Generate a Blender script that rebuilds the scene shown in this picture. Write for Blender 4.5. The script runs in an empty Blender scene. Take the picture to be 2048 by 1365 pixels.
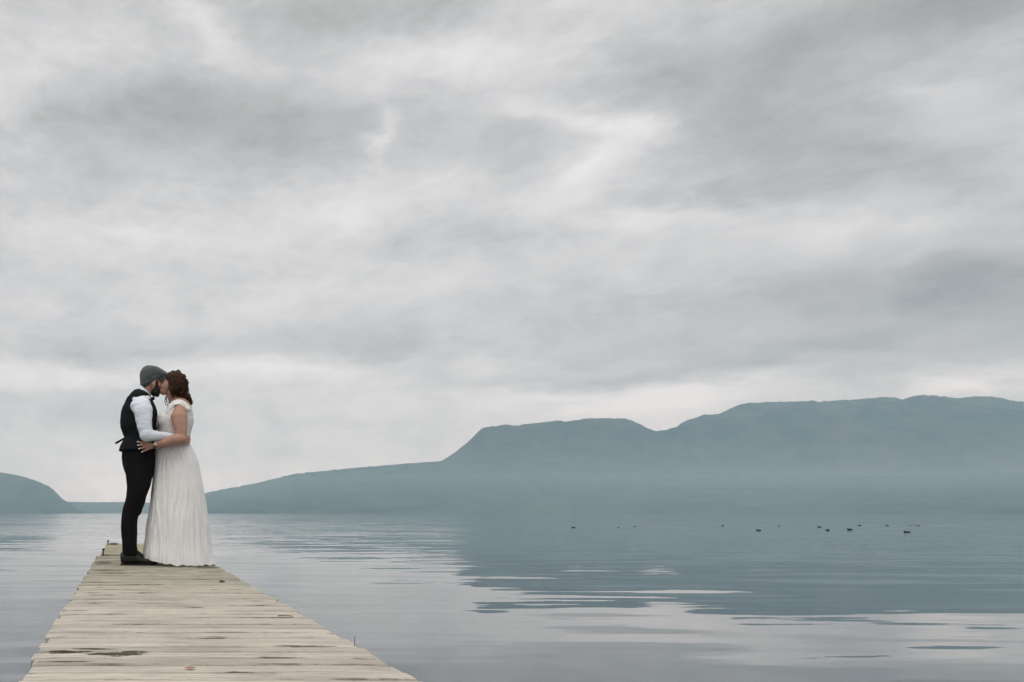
import bpy, bmesh, math, random
from mathutils import Vector, Matrix, noise
R = math.radians
sc = bpy.context.scene
COL = sc.collection
random.seed(7)

# ------------------------------------------------------------------ camera
F = 1600.0                 # focal length in pixels of the 2048 px wide photograph
PX0, PY0 = 248.0, 1027.0   # where straight-ahead (the pier's direction) and the horizon fall
CAM_H = 0.47               # camera above the deck (deck top is z = 0)
WATER_Z = -0.55
HW = CAM_H - WATER_Z
D0 = 1600.0 / 218.0        # distance of the couple
cam = bpy.data.cameras.new('camera')
cam_o = bpy.data.objects.new('camera', cam); COL.objects.link(cam_o)
cam_o.location = (0, 0, CAM_H); cam_o.rotation_euler = (R(90), 0, 0)
cam.sensor_width = 36.0; cam.lens = 36.0 * F / 2048.0
cam.shift_x = (1024 - PX0) / 2048.0
cam.shift_y = (PY0 - 682.5) / 2048.0
cam.clip_start = 0.05; cam.clip_end = 40000
sc.camera = cam_o

# ------------------------------------------------------------------ view
sc.view_settings.view_transform = 'Standard'
sc.view_settings.look = 'None'
sc.view_settings.exposure = 0.0
sc.view_settings.gamma = 1.0
sc.cycles.use_denoising = True
sc.cycles.max_bounces = 8
sc.cycles.volume_bounces = 2
sc.cycles.transparent_max_bounces = 8

# ------------------------------------------------------------------ node helper
class NT:
    def __init__(s, tree): s.t = tree; s.n = tree.nodes; s.l = tree.links
    def new(s, typ, **kw):
        n = s.n.new(typ)
        for k, v in kw.items(): setattr(n, k, v)
        return n
    def put(s, sock, v):
        if hasattr(v, 'is_linked') or isinstance(v, bpy.types.NodeSocket): s.l.new(v, sock)
        else: sock.default_value = v
    def m(s, op, a, b=0.0, c=0.0, clamp=False):
        n = s.new('ShaderNodeMath', operation=op); n.use_clamp = clamp
        s.put(n.inputs[0], a); s.put(n.inputs[1], b); s.put(n.inputs[2], c)
        return n.outputs[0]
    def v(s, op, a, b=(0, 0, 0)):
        n = s.new('ShaderNodeVectorMath', operation=op)
        s.put(n.inputs[0], a)
        if op == 'SCALE': s.put(n.inputs['Scale'], b)
        else: s.put(n.inputs[1], b)
        return n.outputs['Value'] if op in ('LENGTH', 'DOT_PRODUCT') else n.outputs[0]
    def sep(s, a):
        n = s.new('ShaderNodeSeparateXYZ'); s.put(n.inputs[0], a); return n.outputs
    def comb(s, x, y, z):
        n = s.new('ShaderNodeCombineXYZ')
        for i, q in enumerate((x, y, z)): s.put(n.inputs[i], q)
        return n.outputs[0]
    def noise(s, vec, scale=1.0, detail=2.0, rough=0.5, out='Fac', dist=0.0):
        n = s.new('ShaderNodeTexNoise'); s.put(n.inputs['Vector'], vec)
        n.inputs['Scale'].default_value = scale; n.inputs['Detail'].default_value = detail
        n.inputs['Roughness'].default_value = rough; n.inputs['Distortion'].default_value = dist
        return n.outputs[out]
    def ramp(s, fac, stops):
        n = s.new('ShaderNodeValToRGB'); s.put(n.inputs[0], fac)
        e = n.color_ramp.elements
        while len(e) < len(stops): e.new(0.5)
        for q, (p, c) in zip(e, stops):
            q.position = p; q.color = (*c, 1) if len(c) == 3 else c
        return n.outputs[0]
    def mix(s, fac, a, b, mode='MIX'):
        n = s.new('ShaderNodeMix', data_type='RGBA', blend_type=mode)
        s.put(n.inputs[0], fac); s.put(n.inputs[6], a); s.put(n.inputs[7], b)
        return n.outputs[2]
    def mapr(s, v, a, b, c=0.0, d=1.0, smooth=False):
        n = s.new('ShaderNodeMapRange'); n.interpolation_type = 'SMOOTHSTEP' if smooth else 'LINEAR'
        s.put(n.inputs[0], v)
        for i, q in enumerate((a, b, c, d)): n.inputs[1 + i].default_value = q
        return n.outputs[0]
    def map(s, vec, loc=(0, 0, 0), rot=(0, 0, 0), scale=(1, 1, 1), typ='POINT'):
        n = s.new('ShaderNodeMapping', vector_type=typ); s.put(n.inputs[0], vec)
        n.inputs[1].default_value = loc; n.inputs[2].default_value = rot; n.inputs[3].default_value = scale
        return n.outputs[0]

# ------------------------------------------------------------------ world: overcast sky
SUN_EL, SUN_ROT = R(58), R(215)
w = bpy.data.worlds.new('World'); sc.world = w; w.use_nodes = True
T = NT(w.node_tree); T.n.clear()
tc = T.new('ShaderNodeTexCoord').outputs['Generated']
d = T.v('NORMALIZE', tc)
dx, dy, dz = T.sep(d)[0:3]
dzp = T.m('MAXIMUM', dz, 0.0)
inv = T.m('DIVIDE', 1.0, T.m('ADD', dzp, 0.16))
plane = T.comb(T.m('MULTIPLY', dx, inv), T.m('MULTIPLY', dy, inv), 0.0)      # point on a flat cloud deck
az = T.m('ARCTAN2', dx, dy); el = T.m('ARCSINE', dz)
# ragged edges: warp the angular coordinates with noise living on the cloud deck
w1 = T.v('SUBTRACT', T.noise(T.map(plane, scale=(1.5, 2.2, 1)), 1.0, 6, 0.58, 'Color'), (0.5, 0.5, 0.5))
w2 = T.v('SUBTRACT', T.noise(T.comb(az, T.m('MULTIPLY', el, 2.4), 3.0), 7.0, 6, 0.62, 'Color'), (0.5, 0.5, 0.5))
ang = T.v('ADD', T.comb(az, el, 0.0), T.v('MULTIPLY', w1, (0.16, 0.06, 0)))
ang = T.v('ADD', ang, T.v('MULTIPLY', w2, (0.13, 0.055, 0)))
# cloud masses of this sky: (azimuth/elevation given through the picture position they were read at, spread, tilt, lightness)
CLOUDS = [
 (450, 62, 105, 24, -30, .075), (70, 80, 100, 40, 0, .055), (880, 110, 120, 30, -8, .08), (640, 135, 70, 20, -22, .05),
 (738, 285, 17, 45, 15, .08), (690, 415, 150, 42, 8, .095), (215, 487, 120, 24, -5, .06), (1290, 240, 55, 20, -22, .085),
 (1245, 295, 40, 30, 20, .05), (1170, 350, 120, 26, 14, .07), (1330, 430, 150, 16, -16, .065), (1010, 470, 190, 60, 0, .03),
 (1120, 215, 90, 20, -15, .07), (1600, 465, 180, 24, -5, .045), (1880, 165, 65, 30, -35, .04), (1950, 370, 90, 40, -20, .03),
 (600, 610, 260, 60, 0, .035), (1300, 790, 180, 20, 0, .14), (1990, 768, 110, 24, 0, .15), (80, 748, 150, 20, 0, .09),
 (520, 748, 170, 16, 0, .085), (700, 800, 220, 26, 0, .03), (1150, 806, 55, 9, 5, -.07), (450, 985, 320, 40, 0, .035),
 (300, 195, 220, 48, 6, -.07), (560, 285, 150, 55, -10, -.085), (130, 290, 170, 50, 0, -.055), (740, 14, 190, 22, -6, -.05),
 (1030, 280, 130, 42, -10, -.045), (1500, 270, 150, 100, -25, -.085), (1750, 20, 320, 60, -5, -.085), (2010, 565, 130, 45, -5, -.085),
 (1880, 545, 220, 50, 0, -.045), (1350, 130, 110, 50, -20, -.05), (950, 455, 130, 36, 0, -.05), (1430, 388, 120, 17, -10, -.05),
 (1650, 690, 300, 46, 0, -.05), (760, 712, 300, 20, 0, -.045), (240, 692, 230, 18, 0, -.05), (1250, 745, 320, 12, 0, -.05), (90, 840, 200, 40, 0, -.035),
 (250, 360, 250, 22, 0, -.02), (1760, 330, 90, 30, -25, -.04), (2150, 380, 420, 520, 0, -.055), (1000, 660, 320, 40, 0, -.02),
 (1500, 590, 260, 30, -4, -.03), (350, 420, 200, 20, 0, -.02), (-250, 500, 200, 300, 0, -.03), (-150, 250, 200, 60, 0, .04),
 (0, -150, 300, 60, 10, .06), (700, -160, 300, 60, -10, -.07), (1400, -140, 300, 60, 10, .05), (2300, 100, 160, 90, 0, .03),
]
acc = None
for (px, py, sx, sy, rot, amp) in CLOUDS:
    tx, tz = (px - PX0) / F, (PY0 - py) / F
    a0 = math.atan(tx); e0 = math.atan(tz / math.hypot(1, tx))
    sa = 1.25 * sx / F * math.cos(a0) ** 2; se = 1.25 * sy / F * math.cos(a0) * math.cos(e0) ** 2
    q = T.v('SUBTRACT', ang, (a0, e0, 0))
    q = T.map(q, rot=(0, 0, -R(rot)))
    q = T.v('MULTIPLY', q, (1 / sa, 1 / se, 0))
    g = T.m('POWER', math.exp(-0.75), T.v('DOT_PRODUCT', q, q))
    acc = T.m('MULTIPLY', g, amp) if acc is None else T.m('MULTIPLY_ADD', g, amp, acc)
# finer cloud texture
n1 = T.noise(T.map(T.comb(az, T.m('MULTIPLY', el, 1.7), 1.5), rot=(0, 0, R(8))), 5.5, 10, 0.56, dist=0.2)
n2 = T.noise(T.map(T.comb(az, T.m('MULTIPLY', el, 1.9), 7.0), rot=(0, 0, R(14))), 10.0, 9, 0.58, dist=0.2)
n3 = T.noise(T.map(plane, loc=(3, 1, 0), scale=(2.2, 5.5, 1)), 2.0, 5, 0.6)
n4 = T.noise(T.map(T.v('ADD', T.comb(az, T.m('MULTIPLY', el, 1.7), 2.0), T.v('MULTIPLY', w2, (0.10, 0.10, 0))), rot=(0, 0, R(20)), scale=(1, 1.25, 1)), 15.0, 8, 0.62)
n4 = T.m('ABSOLUTE', T.m('SUBTRACT', n4, 0.5))
n5 = T.noise(T.map(T.v('ADD', T.comb(az, T.m('MULTIPLY', el, 1.7), 5.0), T.v('MULTIPLY', w2, (0.16, 0.16, 0))), rot=(0, 0, R(16)), scale=(1, 1.5, 1)), 26.0, 6, 0.6)
val = T.m('ADD', 0.800, T.m('MULTIPLY', acc, 1.32))
val = T.m('ADD', val, T.m('MULTIPLY', T.m('SUBTRACT', n1, 0.5), 0.19))
val = T.m('ADD', val, T.m('MULTIPLY', T.m('SUBTRACT', n2, 0.5), 0.20))
val = T.m('ADD', val, T.m('MULTIPLY', T.m('SUBTRACT', n3, 0.5), 0.02))
val = T.m('ADD', val, T.m('MULTIPLY', T.m('SUBTRACT', 0.09, n4), 0.22))
val = T.m('ADD', val, T.m('MULTIPLY', T.m('SUBTRACT', n5, 0.5), 0.055))
over = T.m('MAXIMUM', T.m('SUBTRACT', val, 0.82), 0.0)      # soft shoulder: no cloud gap burns out flat
val = T.m('MAXIMUM', T.m('SUBTRACT', val, T.m('MULTIPLY', T.m('MULTIPLY', over, over), 1.6)), 0.4)
val = T.m('MINIMUM', val, 0.93)
lin = T.m('POWER', val, 2.25)
# an overcast sky is brightest overhead
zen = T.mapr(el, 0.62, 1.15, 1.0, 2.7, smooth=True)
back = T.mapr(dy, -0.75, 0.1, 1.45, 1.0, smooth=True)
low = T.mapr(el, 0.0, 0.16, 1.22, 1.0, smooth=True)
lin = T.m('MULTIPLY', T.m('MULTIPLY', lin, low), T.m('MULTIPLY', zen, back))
tint = T.ramp(val, [(0.60, (1.015, 1.0, 0.965)), (0.74, (1.005, 1.0, 0.997)), (0.9, (1.0, 1.0, 1.012))])
warm = T.m('MULTIPLY', T.mapr(az, 0.35, 0.8, 0, 1, True), T.mapr(el, 0.02, 0.16, 1, 0, True))
tint = T.mix(T.m('MULTIPLY', warm, 0.45), tint, (1.03, 1.0, 0.965, 1))
tint = T.mix(T.mapr(el, 0.0, 0.22, 0.7, 0.0, True), tint, (0.97, 1.0, 1.02, 1))
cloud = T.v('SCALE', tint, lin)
sky = T.new('ShaderNodeTexSky', sky_type='NISHITA'); sky.sun_disc = False
sky.sun_elevation = SUN_EL; sky.sun_rotation = SUN_ROT
bg_sky = T.new('ShaderNodeBackground'); T.l.new(sky.outputs[0], bg_sky.inputs[0]); bg_sky.inputs[1].default_value = 0.1
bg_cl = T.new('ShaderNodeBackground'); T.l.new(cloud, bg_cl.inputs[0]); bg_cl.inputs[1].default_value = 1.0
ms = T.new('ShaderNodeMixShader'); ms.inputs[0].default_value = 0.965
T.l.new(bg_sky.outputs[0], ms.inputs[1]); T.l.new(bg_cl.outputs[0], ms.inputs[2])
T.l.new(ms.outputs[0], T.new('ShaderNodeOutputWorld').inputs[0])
w.cycles.sampling_method = 'MANUAL'; w.cycles.sample_map_resolution = 512

# ------------------------------------------------------------------ sun (veiled)
sl = bpy.data.lights.new('sun', 'SUN'); sl.energy = 0.6; sl.angle = R(40); sl.color = (1.0, 0.97, 0.92)
so = bpy.data.objects.new('sun', sl); COL.objects.link(so)
sd = Vector((math.sin(SUN_ROT) * math.cos(SUN_EL), math.cos(SUN_ROT) * math.cos(SUN_EL), math.sin(SUN_EL)))
so.location = sd * 50; so.rotation_euler = (-sd).to_track_quat('-Z', 'Y').to_euler()

# ------------------------------------------------------------------ object helpers
def tag(o, label=None, cat=None, group=None, kind=None):
    if label: o['label'] = label
    if cat: o['category'] = cat
    if group: o['group'] = group
    if kind: o['kind'] = kind
    return o

def link(name, me, parent=None, mats=()):
    me.name = name
    o = bpy.data.objects.new(name, me); COL.objects.link(o)
    for m_ in mats: me.materials.append(m_)
    if parent is not None: o.parent = parent
    return o

def obj(name, bm, mat, parent=None, smooth=True, recalc=True):
    if recalc: bmesh.ops.recalc_face_normals(bm, faces=bm.faces)
    me = bpy.data.meshes.new(name); bm.to_mesh(me); bm.free()
    if smooth:
        for p in me.polygons: p.use_smooth = True
    return link(name, me, parent, [mat])

def empty(name, loc=(0, 0, 0)):
    o = bpy.data.objects.new(name, None); COL.objects.link(o); o.location = loc
    o.empty_display_size = 0.2
    return o

def material(name):
    m_ = bpy.data.materials.new(name); m_.use_nodes = True
    t = NT(m_.node_tree); b = m_.node_tree.nodes['Principled BSDF']
    return m_, t, b

def simple(name, col, rough=0.6, var=0.15, scale=30.0, bump=0.0, bscale=200.0, spec=0.3, sheen=0.0):
    m_, t, b = material(name)
    pos = t.new('ShaderNodeTexCoord').outputs['Object']
    n = t.noise(pos, scale, 4, 0.6)
    lo = tuple(c * (1 - var) for c in col); hi = tuple(min(1, c * (1 + var)) for c in col)
    t.l.new(t.ramp(n, [(0.3, lo), (0.7, hi)]), b.inputs['Base Color'])
    b.inputs['Roughness'].default_value = rough
    b.inputs['Specular IOR Level'].default_value = spec
    if sheen: b.inputs['Sheen Weight'].default_value = sheen
    if bump:
        bn = t.new('ShaderNodeBump'); bn.inputs['Strength'].default_value = bump; bn.inputs['Distance'].default_value = 0.004
        t.l.new(t.noise(pos, bscale, 3, 0.6), bn.inputs['Height']); t.l.new(bn.outputs[0], b.inputs['Normal'])
    return m_

def ring_loft(bm, rings, cap=True):
    """rings: lists of Vectors of equal length"""
    vs = [[bm.verts.new(p) for p in r] for r in rings]
    n = len(vs[0])
    for a, b in zip(vs, vs[1:]):
        for i in range(n):
            bm.faces.new((a[i], a[(i + 1) % n], b[(i + 1) % n], b[i]))
    if cap:
        bm.faces.new(list(reversed(vs[0]))); bm.faces.new(vs[-1])
    return vs

def hring(cx, cy, cz, rx, ry, n=32, p=2.0):
    out = []
    for i in range(n):
        a = 2 * math.pi * i / n
        c, s = math.cos(a), math.sin(a)
        out.append(Vector((cx + rx * math.copysign(abs(c) ** (2 / p), c), cy + ry * math.copysign(abs(s) ** (2 / p), s), cz)))
    return out

def ellipsoid(bm, c, r, rot=None, seg=20, rings=14):
    M = Matrix.Translation(c) @ (rot.to_4x4() if rot is not None else Matrix()) @ Matrix.Diagonal((r[0], r[1], r[2], 1))
    bmesh.ops.create_uvsphere(bm, u_segments=seg, v_segments=rings, radius=1.0, matrix=M)

def roty(deg): return Matrix.Rotation(R(deg), 3, 'Y')

def tube(bm, pts, rads, n=14, flat=1.0, ends=True):
    """round-ended tapered tube through pts; flat squashes it along world y"""
    pts = [Vector(p) for p in pts]; P = []; Q = []
    m_ = len(pts)
    t0 = (pts[1] - pts[0]).normalized(); t1 = (pts[-1] - pts[-2]).normalized()
    if ends:
        for k in (0.0, 0.35, 0.7):
            a = math.acos(min(1, k)) ;
        for ang_ in (80, 55, 28):
            P.append(pts[0] - t0 * rads[0] * math.sin(R(ang_))); Q.append(rads[0] * math.cos(R(ang_)))
    P += pts; Q += list(rads)
    if ends:
        for ang_ in (28, 55, 80):
            P.append(pts[-1] + t1 * rads[-1] * math.sin(R(ang_))); Q.append(rads[-1] * math.cos(R(ang_)))
    rings = []; up = Vector((0, 1, 0.01))
    for i, p in enumerate(P):
        a = P[max(0, i - 1)]; b = P[min(len(P) - 1, i + 1)]
        t = (b - a).normalized()
        u = up - t * up.dot(t)
        if u.length < 1e-4: u = Vector((0, 0, 1)) - t * t.z
        u.normalize(); v_ = t.cross(u); up = u
        ring = []
        for k in range(n):
            g = 2 * math.pi * k / n
            ring.append(p + (u * math.cos(g) * flat + v_ * math.sin(g)) * Q[i])
        rings.append(ring)
    ring_loft(bm, rings)

def fuse(name, bm, mat, parent, voxel=0.006, smooth=4, wr=None, factor=0.5):
    """union of all closed pieces of bm into one continuous skin; wr = list of (amplitude, scale vector, seed) wrinkles"""
    bmesh.ops.recalc_face_normals(bm, faces=bm.faces)
    me = bpy.data.meshes.new(name + '_raw'); bm.to_mesh(me); bm.free()
    o = bpy.data.objects.new(name + '_raw', me); COL.objects.link(o)
    r = o.modifiers.new('r', 'REMESH'); r.mode = 'VOXEL'; r.voxel_size = voxel
    s = o.modifiers.new('s', 'SMOOTH'); s.factor = factor; s.iterations = smooth
    dg = bpy.context.evaluated_depsgraph_get(); dg.update()
    out = bpy.data.meshes.new_from_object(o.evaluated_get(dg))
    bpy.data.objects.remove(o); bpy.data.meshes.remove(me)
    if wr:
        ns = [v.normal.copy() for v in out.vertices]
        for v, nn in zip(out.vertices, ns):
            dsp = 0
            for (amp, scl, seed) in wr:
                p = Vector((v.co.x * scl[0] + seed, v.co.y * scl[1], v.co.z * scl[2]))
                dsp += amp * noise.fractal(p, 0.9, 2.0, 3)
            v.co += nn * dsp
    for p in out.polygons: p.use_smooth = True
    out.materials.clear()
    return link(name, out, parent, [mat])

# picture position -> point on the couple's plane (dy = metres behind that plane)
def P(px, py, dy=0.0):
    k = (D0 + dy) / F
    return Vector(((px - PX0) * k, D0 + dy, CAM_H - (py - PY0) * k))
def c1(x, y, dy=0.0): return P(200 + x / 6.204, 710 + y / 6.204, dy)
def c2(x, y, dy=0.0): return P(190 + x / 5.46, 900 + y / 5.46, dy)
def c4(x, y, dy=0.0): return P(270 + x / 12.41, 720 + y / 12.41, dy)

# ================================================================== SETTING
# ------------------------------------------------------------------ water
def water_material():
    m_, t, b = material('lake_water')
    pos = t.new('ShaderNodeNewGeometry').outputs['Position']
    half = (0.5, 0.5, 0.5)
    # slow, glassy undulation: long low swells, wider than deep
    a = t.v('SUBTRACT', t.noise(t.map(pos, rot=(0, 0, R(4)), scale=(0.30, 1.15, 1)), 1.0, 1.5, 0.4, 'Color'), half)
    a2 = t.v('SUBTRACT', t.noise(t.map(pos, loc=(31, 7, 0), rot=(0, 0, R(-6)), scale=(0.45, 2.5, 1)), 1.0, 2.0, 0.5, 'Color'), half)
    a3 = t.v('SUBTRACT', t.noise(t.map(pos, loc=(11, 3, 0), scale=(0.05, 0.11, 1)), 1.0, 2.0, 0.5, 'Color'), half)
    f = t.v('SUBTRACT', t.noise(t.map(pos, loc=(5, 3, 0), scale=(3.0, 7.0, 1)), 1.0, 3.0, 0.6, 'Color'), half)
    # breeze roughens the water farther out, patchily
    breeze = t.noise(t.map(pos, loc=(40, 9, 0), scale=(0.03, 0.07, 1)), 1.0, 3.0, 0.55)
    dist = t.v('LENGTH', pos)
    far = t.mapr(dist, 12.0, 45.0, 0.085, 1.0, True)
    far = t.m('MULTIPLY', far, t.mapr(breeze, 0.35, 0.62, 0.35, 1.0))
    s = t.v('ADD', t.v('MULTIPLY', a, (0.030, 0.058, 0)), t.v('MULTIPLY', a2, (0.016, 0.072, 0)))
    s = t.v('ADD', s, t.v('MULTIPLY', a3, (0.02, 0.03, 0)))
    s = t.v('ADD', s, t.v('SCALE', t.v('MULTIPLY', f, (0.07, 0.19, 0)), far))
    # seen this low, ripples show mostly the side facing the viewer's shore
    s = t.v('ADD', s, t.comb(0.0, t.m('MULTIPLY', far, -0.012), 0.0))
    # two bright wind streaks by the birds
    px_, py_, _ = t.sep(pos)[0:3]
    for (x0, x1, y0, y1) in STREAKS:
        mx = t.m('MULTIPLY', t.mapr(px_, x0, x0 + 0.7, 0, 1, True), t.mapr(px_, x1 - 1.2, x1, 1, 0, True))
        my = t.m('MULTIPLY', t.mapr(py_, y0, y0 + 0.8, 0, 1, True), t.mapr(py_, y1 - 0.8, y1, 1, 0, True))
        k = t.m('MULTIPLY', t.m('MULTIPLY', mx, my), -0.24)
        s = t.v('ADD', s, t.comb(0.0, k, 0.0))
    sx, sy, _ = t.sep(s)[0:3]
    nrm = t.v('NORMALIZE', t.comb(sx, sy, 1.0))
    t.l.new(nrm, b.inputs['Normal'])
    b.inputs['Base Color'].default_value = (0.042, 0.060, 0.067, 1)
    b.inputs['Roughness'].default_value = 0.025
    b.inputs['IOR'].default_value = 2.0
    return m_
STREAKS = [(37.3, 41.6, 58.0, 62.4), (62.6, 69.8, 63.4, 68.0)]
bm = bmesh.new()
vs = [bm.verts.new(p) for p in ((-11000, -700, WATER_Z), (13500, -700, WATER_Z), (13500, 11000, WATER_Z), (-11000, 11000, WATER_Z))]
bm.faces.new(vs)
tag(obj('lake_water', bm, water_material(), smooth=False), kind='structure')

# ------------------------------------------------------------------ hills
def hill_material(name, c0, c1_):
    m_, t, b = material(name)
    pos = t.new('ShaderNodeNewGeometry').outputs['Position']
    n = t.noise(t.map(pos, scale=(1, 1, 2)), 0.006, 7, 0.65)
    t.l.new(t.ramp(n, [(0.35, c0), (0.65, c1_)]), b.inputs['Base Color'])
    b.inputs['Roughness'].default_value = 0.95; b.inputs['Specular IOR Level'].default_value = 0.05
    return m_

def interp(prof, x):
    if x <= prof[0][0]: return prof[0][1]
    for (xa, ya), (xb, yb) in zip(prof, prof[1:]):
        if x <= xb:
            k = (x - xa) / (xb - xa)
            return ya + (yb - ya) * k
    return prof[-1][1]

def hill(name, prof, dist, depth, mat, step=4.0, tree=3.0, front=0.5, shape=1.35, gully=0.12, seed=0.0, nearer=0.0):
    """a ridge whose crest is at distance `dist`; the ground rises to it from the shore `front*depth` nearer and falls away behind"""
    dist0 = dist
    bm = bmesh.new()
    x0, x1 = prof[0][0], prof[-1][0]
    n = int((x1 - x0) / step) + 1
    vv = [-1.0, -0.97, -0.92, -0.85, -0.77, -0.69, -0.6, -0.51, -0.42, -0.33, -0.24, -0.16, -0.09, -0.04, 0.0, 0.05, 0.15, 0.35, 0.7, 1.0]
    cols = []
    for i in range(n):
        px = x0 + (x1 - x0) * i / (n - 1)
        q_ = min(1.0, max(0.0, (px - 950) / 1150)); dist = dist0 * (1 - nearer * q_ * q_ * (3 - 2 * q_))
        slope = (px - PX0) / F
        H = HW * 0 + (PY0 - interp(prof, px)) / F * dist + CAM_H - WATER_Z
        H = max(H, 1.0)
        end = min(1.0, (px - x0) / 60 + 0.02, (x1 - px) / 60 + 0.02)
        col = []
        for v_ in vv:
            yy = dist + v_ * depth * (front if v_ < 0 else 1 - front)
            xx = slope * (dist if v_ >= -0.05 else yy * 0.6 + dist * 0.4)
            k = 1 - abs(v_) ** (shape if v_ < 0 else 1.2)
            if v_ < 0: k = (1 - (-v_)) ** (1 / shape) if shape < 1 else 1 - (-v_) ** 0.8 * (1 - 0.15 * math.sin(math.pi * -v_))
            g = noise.fractal(Vector((xx * 0.0016 + seed, yy * 0.0011, seed)), 0.9, 2.1, 5)
            g2 = noise.fractal(Vector((xx * 0.007 + seed, yy * 0.002, seed + 4)), 0.9, 2.1, 4)
            h = H * k * (1 + (gully * g + gully * 0.2 * g2) * math.sin(math.pi * min(1, abs(v_) * 1.0)))
            # tree tops roughen every part, crest included
            h += tree * (noise.noise(Vector((xx * 0.03, yy * 0.03, seed))) + 0.7 * noise.noise(Vector((xx * 0.09, yy * 0.09, seed + 9)))) * min(1, H / 25) * (1.0 if v_ > -0.1 else 0.15)
            if abs(v_) == 1.0: h = -6.0
            col.append(bm.verts.new((xx, yy, WATER_Z + h * (1 if v_ in (-1.0, 1.0) else min(1, end * 1.4)))))
        cols.append(col)
    for a, b in zip(cols, cols[1:]):
        for j in range(len(vv) - 1):
            bm.faces.new((a[j], b[j], b[j + 1], a[j + 1]))
    o = obj(name, bm, mat, recalc=False)
    return tag(o, kind='structure')

forest = hill_material('bush_clad_hillside', (0.012, 0.026, 0.026), (0.055, 0.074, 0.056))
rocky = hill_material('scrub_and_scoria', (0.022, 0.032, 0.030), (0.078, 0.074, 0.062))
hill('far_shore', [(-500, 1002), (-200, 1001), (60, 1004), (130, 1003.5), (180, 1005), (250, 1004.5), (330, 1006), (420, 1003), (520, 1000), (700, 1000), (900, 1004)],
     6200, 900, forest, tree=4, seed=3)
hill('wooded_headland', [(-700, 965), (-450, 925), (-250, 930), (-100, 938), (0, 945), (30, 950), (55, 956), (80, 965), (98, 973), (108, 981), (117, 990), (128, 1001), (150, 1012), (185, 1026)],
     5200, 1000, forest, step=2.0, tree=4.5, seed=5)
hill('forested_foothill', [(330, 1022), (372, 1003), (395, 993), (412, 986), (440, 980), (475, 974), (520, 965), (560, 955), (590, 948), (640, 943), (700, 937), (760, 932),
     (820, 927), (890, 922), (960, 919), (1040, 922), (1150, 930), (1300, 940), (1450, 946), (1600, 950), (1750, 953), (1900, 950), (2048, 945), (2250, 935), (2600, 950)],
     5900, 3400, forest, step=2.5, tree=7, seed=11, nearer=0.22)
hill('flat_topped_mountain', [(780, 975), (850, 940), (880, 924), (892, 917), (910, 905), (925, 893), (940, 881), (952, 868), (965, 856), (985, 853), (1000, 851.5), (1012, 849), (1030, 851), (1075, 846),
     (1105, 843), (1120, 841), (1130, 844), (1170, 838), (1200, 836.5), (1240, 837.5), (1255, 838), (1270, 844), (1290, 854), (1302, 860), (1314, 863), (1335, 860), (1352, 854), (1362, 847),
     (1375, 841), (1392, 836), (1408, 829), (1425, 829.5), (1445, 827), (1500, 824), (1560, 822), (1640, 819), (1700, 814), (1760, 806), (1800, 802), (1830, 796), (1850, 793), (1900, 800), (1960, 812), (2048, 822), (2200, 830), (2600, 850)],
     6200, 900, rocky, step=2.5, tree=7, gully=0.22, seed=21, front=0.55, nearer=0.16)
hill('summit_ridge', [(1330, 880), (1400, 846), (1430, 831), (1452, 822), (1462, 816), (1478, 810), (1500, 806), (1540, 804.5), (1580, 804), (1625, 801.5), (1640, 804), (1700, 800), (1740, 797), (1775, 794), (1790, 796), (1805, 799),
     (1825, 794), (1845, 790), (1870, 792), (1890, 793), (1915, 797), (1940, 794), (1960, 793), (1985, 794), (2005, 797), (2030, 803), (2048, 804), (2150, 812), (2300, 825), (2600, 860)],
     6700, 900, rocky, step=2.5, tree=7, gully=0.14, seed=31, nearer=0.16)

# ------------------------------------------------------------------ haze
hm = bpy.data.materials.new('haze_air'); hm.use_nodes = True
ht = hm.node_tree; ht.nodes.clear()
pv = ht.nodes.new('ShaderNodeVolumePrincipled'); ho = ht.nodes.new('ShaderNodeOutputMaterial')
pv.inputs['Color'].default_value = (0.54, 0.83, 1.0, 1)
pv.inputs['Absorption Color'].default_value = (1, 1, 1, 1)
pv.inputs['Density'].default_value = 0.80e-4
pv.inputs['Anisotropy'].default_value = 0.0
ht.links.new(pv.outputs[0], ho.inputs['Volume'])
bm = bmesh.new()
bmesh.ops.create_cube(bm, size=1.0, matrix=Matrix.Translation((1250, 5150, 545)) @ Matrix.Diagonal((25500, 12700, 1110, 1)))
tag(obj('haze', bm, hm, smooth=False), kind='stuff')
# a low bank of mist lying over the far half of the lake and the foot of the hills
mm = bpy.data.materials.new('mist_air'); mm.use_nodes = True
mt = mm.node_tree; mt.nodes.clear()
mv = mt.nodes.new('ShaderNodeVolumePrincipled'); mo = mt.nodes.new('ShaderNodeOutputMaterial')
mv.inputs['Color'].default_value = (0.70, 0.89, 1.0, 1); mv.inputs['Absorption Color'].default_value = (1, 1, 1, 1)
mv.inputs['Density'].default_value = 0.72e-4
mt.links.new(mv.outputs[0], mo.inputs['Volume'])
bm = bmesh.new()
bmesh.ops.create_cube(bm, size=1.0, matrix=Matrix.Translation((1250, 4700, 124)) @ Matrix.Diagonal((24000, 4200, 252, 1)))
tag(obj('mist', bm, mm, smooth=False), kind='stuff')

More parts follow.
